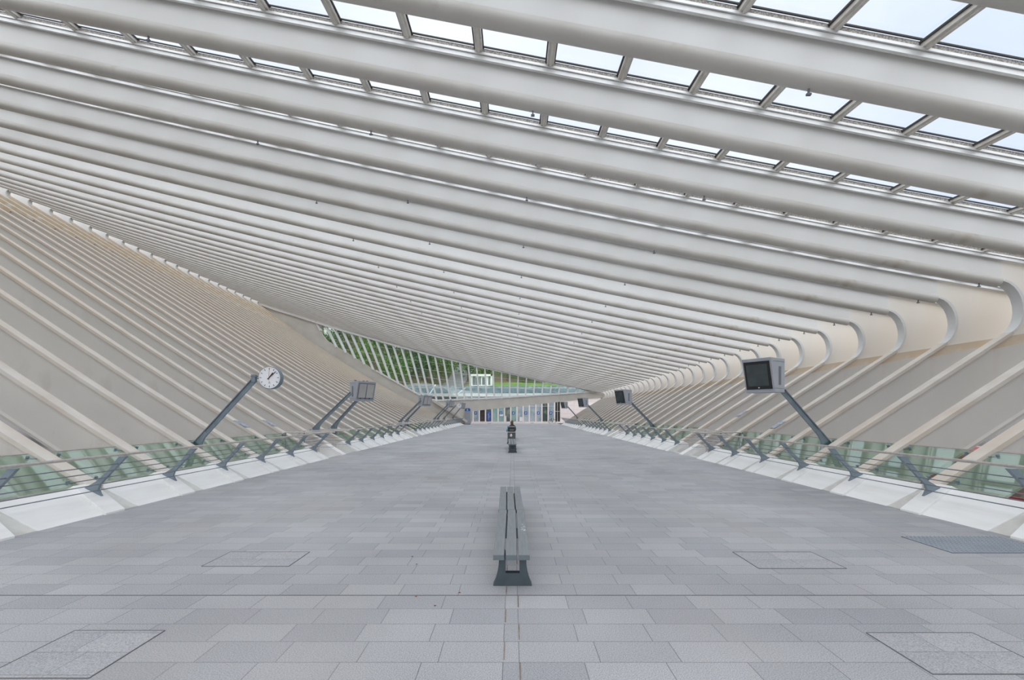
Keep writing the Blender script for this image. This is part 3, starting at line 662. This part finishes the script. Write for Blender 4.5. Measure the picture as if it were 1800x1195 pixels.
while x < 1042:
    y0 = interp(topl, x) + 3; sl_ = (890 - x) / 640
    yy = y0
    while yy < interp(botl, x + sl_ * (yy - y0)) and yy < 720: yy += .5
    if yy - y0 > 3:
        p0 = pe(x, y0); p1 = pe(x + sl_ * (yy - y0), yy)
        MB().bar((p0[0], .22, p0[1]), (p1[0], .22, p1[1]), .75, .19, (0, 1, 0)).build('mullion', 'white', wf)
        MB().box(p0[0] - .03, p0[0] + .03, -.45, -.35, p0[1] + .2, p0[1] + .75).build('beam_joint', 'bar', wf)
    x += 14.75
# thin horizontal glazing bars
for i in range(12):
    seg = []
    for j in range(0, 60):
        x = 560 + j * 8.3; y = interp(topl, x) + 12 + i * 14 - max(0, (x - 560)) * .115
        ok = interp(topl, x) + 4 < y < interp(botl, x) - 1 and x < 1048
        if ok: seg.append(pe(x, y))
        if (not ok or j == 59) and seg:
            if len(seg) > 1: MB().tube([(p[0], .33, p[1]) for p in seg], .018, 5).build('glazing_bar', 'rail', wf)
            seg = []
# sill rail
sill = [(661, 651.5), (716, 682.5), (739, 695), (755, 701.5), (769, 703.4), (869, 699.4), (1000, 691), (1050, 687.6)]
MB().strip([pe(x, y - 1.3) for x, y in sill], [pe(x, y + 1.2) for x, y in sill], -.12, .5).build('sill', 'white', wf)
# diagonal strut of the end portal at the left foot
st = MB().bar((*[pe(762, 704)[0], -.25, pe(762, 704)[1]],), (pe(822, 741)[0], -.25, pe(822, 741)[1]), .5, .35, (0, 1, 0)).build('end_strut', 'endwall', wf)

# ------------------------------------------------------------------ information pylon
yP = 71.0; px = (822 - VX) * yP / F
t = thing('ticket_pylon', 'grey information column with blue top at the far end of the left railing', 'pylon', None, (px, yP, 0))
MB().box(-.41, .41, -.18, .18, .12, 2.1).build('column', 'case', t, bevel=.02)
MB().box(-.43, .43, -.2, .2, 0, .14).build('base', 'plank', t)
MB().slab([(-.41, 2.1), (.41, 2.1), (.41, 2.38), (.28, 2.52), (-.28, 2.52), (-.41, 2.38)], -.19, .19).build('blue_top', 'bluesign', t)
MB().slab([(-.14, 2.2), (.14, 2.2), (.14, 2.26), (.03, 2.26), (.03, 2.36), (-.10, 2.36), (-.10, 2.31), (-.03, 2.31), (-.03, 2.26), (-.14, 2.26)], -.2, -.189).tube([(0, -.2, 2.43), (0, -.189, 2.43)], .04, 10).build('white_symbol', 'dial', t)

# ------------------------------------------------------------------ station building behind the end wall
YB = 79.6; sB = F / YB
def bx(x): return (x - VX) / sB
t = thing('entrance_building', 'pale pink glazed entrance front below the end window, with a row of doors', 'building', None, (0, YB, 0))
jx = [800 + z / 5.973 for z in (125, 190, 255, 320, 388, 452, 520, 585, 650, 715, 780, 848, 912, 978, 1045)]
MB().box(bx(814), bx(1056), .3, 6, 0, 4.6).build('hall_wall', 'pink', t)
kinds = ['bluegl', 'bluegl', 'darkdoor', 'darkgl', 'teal', 'teal', 'darkgl', 'teal', 'bluegl', 'bluegl', 'bluegl', 'bluegl', 'darkgl', 'bluegl']
for i, (a, b) in enumerate(zip(jx, jx[1:])):
    x0, x1 = bx(a), bx(b)
    MB().box(x0 - .13, x0 + .10, -.1, .35, 0, 4.6).build('frame_post', 'pink', t)
    d = MB().box(x0 + .10, x1 - .13, .12, .2, .32, 4.6).build('glass_bay', kinds[i], t)
    MB().box(x0 + .10, x1 - .13, .1, .22, 2.95, 3.0).build('transom', 'pink', d)
    if i in (1, 5, 7, 9, 11, 13):       # blue square signs with a white figure
        cx = (x0 + x1) / 2 - .1; sg = MB().box(cx - .22, cx + .22, .06, .11, 1.55, 2.05).build('door_sign', 'bluesign', d)
        MB().slab([(cx - .1, 1.68), (cx + .1, 1.68), (cx + .1, 1.75), (cx + .03, 1.80), (cx + .1, 1.90), (cx + .04, 1.95), (cx - .06, 1.92), (cx - .02, 1.85), (cx - .1, 1.75)], .04, .06).build('sign_figure', 'dial', sg)
    if i == 3: MB().box(x0 + .2, x1 - .2, .02, .08, .5, 2.1).build('blue_poster', 'poster', d); MB().box((x0 + x1) / 2 - .06, (x0 + x1) / 2 + .06, 0, .02, .8, 1.7).build('poster_lettering', 'lcd', d)
    if i == 5: MB().box(x0 + .25, x1 - .25, .05, .1, 1.25, 1.55).build('notice', 'dial', d)
    if i == 8: MB().box(x0 + .45, x1 - .15, .0, .1, .35, 1.1).build('white_box', 'dial', d)
MB().box(bx(jx[-1]) - .13, bx(jx[-1]) + .10, -.1, .35, 0, 4.6).build('frame_post', 'pink', t)
dd_ = MB().box(bx(976), bx(984), .1, .2, .2, 4.6).build('side_door', 'darkdoor', t)
MB().box(bx(976), bx(984), .05, .1, 2.05, 2.12).box(bx(979.6), bx(980.3), .05, .1, .2, 4.6).build('door_frame', 'rail', dd_)
MB().box(bx(814), bx(1056), -.25, .4, 0, .30).build('plinth', 'pink', t)
pw = MB().box(bx(984.5), bx(1056), -.05, .3, .3, 4.6).build('side_wall', 'pink', t)
mb = MB()
for z in (1.0, 1.7, 2.4, 3.1, 3.8): mb.box(bx(985), bx(1056), -.056, -.05, z - .012, z + .012)
for j in range(1, 6): mb.box(bx(985) + j * 1.2 - .01, bx(985) + j * 1.2 + .01, -.056, -.05, .3, 4.6)
mb.build('panel_joints', 'kerbside', pw)
MB().box(bx(700), bx(1080), -.6, 9, 4.66, 5.2).build('roof_slab', 'white', t)
MB().box(bx(700), bx(1080), -.4, -.36, 5.2, 6.15).build('roof_parapet_glass', 'railglass', t)
MB().box(bx(700), bx(1080), -.42, -.34, 6.12, 6.18).build('parapet_rail', 'rail', t)
# door mats / barrier posts in front
for i, (x, y, hgt) in enumerate(((860, 744.6, 0), (935, 744.2, 1.75), (972, 744.2, 1.75), )):
    yy = F * H / (y - VY) - .3; X = (x - VX) * yy / F
    q = thing('barrier_base', ['low dark barrier base in front of the blue poster', 'dark barrier base with thin pole in front of the entrance middle', 'dark barrier base with thin pole near the right end of the entrance'][i], 'barrier', None, (X, yy, 0))
    MB().box(-.35, .35, -.12, .12, 0, .16).build('base', 'kerbside', q, bevel=.03)
    if hgt: MB().tube([(0, 0, .1), (0, 0, hgt)], .025, 8).build('pole', 'rail', q)
# small white bollard by the door and the dark wheel shape
q = thing('door_bollard', 'short white box post beside the dark doorway', 'post', None, (bx(889), 78.4, 0)); MB().box(-.13, .13, -.12, .12, 0, 1.25).build('post_body', 'pink', q, bevel=.02); MB().box(-.14, .14, -.13, .13, 1.25, 1.3).build('cap', 'rail', q)
q = thing('parked_bicycle', 'small dark bicycle parked at the right end of the entrance', 'bicycle', None, (bx(970), 78.6, 0))
for xx in (-.35, .35):
    N = 20; MB().tube([(xx + .32 * math.cos(2 * math.pi * i / N), 0, .34 + .32 * math.sin(2 * math.pi * i / N)) for i in range(N + 1)], .03, 6).build('wheel', 'black', q)
MB().tube([(-.35, 0, .34), (-.15, 0, .8), (.28, 0, .82), (.35, 0, .34)], .025, 6).tube([(-.15, 0, .8), (0, 0, .34), (.28, 0, .82)], .025, 6).tube([(-.35, 0, .34), (0, 0, .34)], .02, 6).build('frame', 'black', q)
MB().box(-.25, -.08, -.06, .06, .86, .9).build('saddle', 'black', q); MB().tube([(.26, -.2, .98), (.26, .2, .98)], .02, 6).tube([(.28, 0, .8), (.26, 0, .98)], .02, 6).build('handlebar', 'black', q)

# ------------------------------------------------------------------ upper terrace, gabion wall, hillside seen through the window
tr = MB().box(-45, 22, 89, 98, 4.6, 5.0).build('terrace', 'road'); tag(tr, kind='structure')
gw = MB().box(-60, 40, 99, 100.5, -6, 7.7).build('stone_retaining_wall', 'gabion'); tag(gw, 'blue-grey stone retaining wall behind the end window', 'wall')
def grid(name, x0, x1, y0, y1, nx, ny, fn, m_):
    vs = []; fs = []
    for j in range(ny + 1):
        for i in range(nx + 1):
            x = x0 + (x1 - x0) * i / nx; y = y0 + (y1 - y0) * j / ny; vs.append((x, y, fn(x, y)))
    for j in range(ny):
        for i in range(nx): a = j * (nx + 1) + i; fs.append((a, a + 1, a + nx + 2, a + nx + 1))
    return MB().add(vs, fs).build(name, m_, smooth=True)
def hz(x, y):
    u = max(0, y - 100.5); left = min(1, max(0, (-x - 14) / 20))
    return 7.5 + u * (.10 + .28 * left) + max(0, u - 24) * (.52 - .02 * left) + 1.2 * math.sin(x * .08) * min(1, u / 20) + .8 * math.sin(x * .21 + y * .13) * min(1, u / 20)
h1 = grid('hillside', -170, 120, 100.4, 240, 60, 40, hz, 'soil'); tag(h1, kind='structure')
g1 = grid('grass_slope', -14, 60, 100.56, 124, 30, 12, lambda x, y: hz(x, y) + .12, 'grass'); tag(g1, 'bright green grass slope around the white pavilion', 'grass', kind='stuff')
rd = grid('hill_path', 0, 1, 0, 1, 3, 20, lambda x, y: 0, 'road')
me = rd.data
for v in me.vertices:
    u, vv = v.co.x, v.co.y; y = 100.7 + vv * 36; x = -24 + u * 5 + vv * 9; v.co = (x, y, (hz(x, y) + .25) if y > 100.6 else 7.9 - (100.6 - y) * .4)
tag(rd, 'grey path climbing the slope left of the pavilion', 'path')
# pavilion
sV = 7.6; yV = F / sV; t = thing('pavilion', 'small white box pavilion with dark windows on the grass slope', 'building', None, (*P(845, 680, yV)[:2], P(845, 680.5, yV)[2]))
Wd = 20 / sV * 1.0; Hh = 23 / sV
MB().box(-Wd, Wd, .5, 6, 0, Hh).build('walls', 'white', t)
MB().box(-Wd, Wd, 0, .5, 0, .36).box(-Wd, Wd, 0, .5, Hh - .45, Hh).box(-Wd, -Wd + .3, 0, .5, 0, Hh).box(Wd - .3, Wd, 0, .5, 0, Hh).build('white_frame', 'white', t)
for i, (a, b) in enumerate(((-.72, -.48), (-.45, -.16), (-.12, .0), (.12, .46), (.66, .82))):
    MB().box(a * Wd, b * Wd, .42, .5, .55, Hh - (.7 if i % 2 else .5)).build('window', 'case_d', t)
# stairs and rail hints
q = thing('white_gangway_rail', 'white angled gangway rail outside the lower left of the window', 'railing', None, P(742, 694, 88))
MB().bar((-.8, 0, 0), (1.6, 0, .35), .2, .16).bar((1.6, 0, .35), (2.6, 0, 2.0), .2, .16).build('stringer', 'white', q); MB().bar((6.5, 2, .2), (8.2, 2, 1.5), .2, .16).build('post', 'white', q)
# houses among the trees
def house(lab, x, y, Y, w_, h_, wall, roof):
    p = P(x, y, Y); t = thing('house', lab, 'house', 'houses on the wooded hill', p)
    MB().box(-w_ / 2, w_ / 2, 0, 6, -6, h_).build('walls', wall, t); MB().slab([(-w_ / 2 - .3, h_), (w_ / 2 + .3, h_), (0, h_ + 2)], -.3, 6.3).build('roof', roof, t)
    for i in range(3): MB().box(-w_ / 2 + w_ * (i + .5) / 3 - .5, -w_ / 2 + w_ * (i + .5) / 3 + .5, -.06, 0, h_ * .3, h_ * .75).build('window', 'dial', t)
house('red brick house between trees, near the top of the window', 712, 622, 128, 7, 4, 'brick', 'roofs')
house('pale house with slate roof among trees, left end of the window', 588, 600, 128, 6, 4, 'rail', 'roofs')
house('blue-grey house behind trees, upper middle left of the window', 664, 614, 140, 6, 4, 'case', 'roofs')

# trees: leaf-card crowns on forked trunks, three kinds
def tree_proto(kind, seed):
    rnd = random.Random(seed); vs = []; fs = []
    blobs = [(rnd.gauss(0, 1.5), rnd.gauss(0, 1.2), rnd.uniform(3.2, 8.2), rnd.uniform(1.3, 2.4)) for _ in range(11)]
    n_ = 1100 if kind < 2 else 700
    for _ in range(n_):
        bx_, by_, bz_, br = rnd.choice(blobs); d = Vector((rnd.gauss(0, 1), rnd.gauss(0, 1), rnd.gauss(0, 1))).normalized() * br * rnd.uniform(.6, 1.05)
        c = Vector((bx_, by_, bz_)) + d; s_ = rnd.uniform(.16, .36) * (1 if kind < 2 else .6)
        a = Vector((rnd.gauss(0, 1), rnd.gauss(0, 1), rnd.gauss(0, 1))).normalized(); b = a.cross(Vector((rnd.gauss(0, 1), rnd.gauss(0, 1), rnd.gauss(0, 1)))).normalized()
        n = len(vs); vs += [c + a * s_, c + b * s_ * .6, c - a * s_, c - b * s_ * .6]; fs.append((n, n + 1, n + 2, n + 3))
    lf = MB().add(vs, fs); tk = MB().tube([(0, 0, -1.5), (.1, 0, 2), (0, .1, 4.5), (.2, 0, 7)], [.28, .22, .15, .06], 7)
    for i in range(5):
        a = rnd.uniform(0, 6.28); tk.tube([(0, 0, 2.2 + i * .7), (1.6 * math.cos(a), 1.6 * math.sin(a), 4.2 + i * .7)], [.1, .03], 5)
    return lf, tk
TL = ['leafy mid green tree on the hillside behind the end window', 'dark green dense tree on the hillside behind the end window', 'bare brownish tree on the hillside behind the end window']
protos = []
for i in range(5):
    kd = [0, 1, 0, 1, 2][i]; lf, tk = tree_proto(kd, 30 + i)
    t = thing('hillside_tree', TL[kd], 'tree', ['mid green trees on the hillside', 'dark green trees on the hillside', 'bare trees on the hillside'][kd])
    lf.build('foliage', ['leaf1', 'leaf2', 'leaf3'][kd], t); tk.build('trunk', 'bark', t); protos.append([t, False])
rnd = random.Random(3); cnt = 0
for row in range(9):
    Y = 119 + row * 8.5
    x = (548 - VX) * Y / F
    while x < (1075 - VX) * Y / F:
        xx = x + rnd.uniform(-1, 1); yy = Y + rnd.uniform(-2.5, 2.5); x += rnd.uniform(4.2, 6.6)
        if row < 1 and -14 < xx < 14: continue
        z = hz(xx, yy); py = VY - (z + 4 - H) * F / yy; pxx = VX + xx * F / yy
        if py > 712 or py < interp(topl, min(1060, pxx)) - 25: continue
        if py + 25 > 725 and xx > 10: pass
        pr = protos[rnd.choice([0, 0, 1, 1, 2, 2, 3, 3, 4])]
        o = pr[0] if not pr[1] else copy_tree(pr[0]); pr[1] = True
        o.location = (xx, yy, z); o.rotation_euler = (0, 0, rnd.uniform(0, 6.28)); sc_ = rnd.uniform(.8, 1.2); o.scale = (sc_, sc_, sc_ * rnd.uniform(.9, 1.15)); cnt += 1
for yb_, xs_ in ((101.8, [-50, -46, -42, -38.5, -35, -31, -28, -24.5]), (108, [-58, -53, -48, -43, -39, -35, -31, -27, -22]), (113.5, [-56, -50, -45, -40.5, -36, -30.5, -25])):
    for xx in xs_:
        pr = protos[rnd.choice([0, 1, 2, 3, 4])]; o = pr[0] if not pr[1] else copy_tree(pr[0]); pr[1] = True
        o.location = (xx, yb_, hz(xx, yb_)); o.rotation_euler = (0, 0, rnd.uniform(0, 6.28)); o.scale = (.8, .8, .8)

# ------------------------------------------------------------------ red train below on the right
t = thing('train', 'dark red train glimpsed through the gap between the nearest right ribs', 'train', None, (38, 10, -6))
MB().slab([(-1.4, .9), (1.4, .9), (1.5, 2.2), (1.35, 4.6), (.7, 5.1), (-.7, 5.1), (-1.35, 4.6), (-1.5, 2.2)], 0, 60).build('car_body', 'train', t)
for i in range(20): MB().box(-1.53, -1.42, 1.5 + i * 2.9, 3.3 + i * 2.9, 2.6, 3.8).build('window', 'lcd', t)
MB().box(-1.2, 1.2, .5, 59.5, .2, .9).build('underframe', 'black', t)
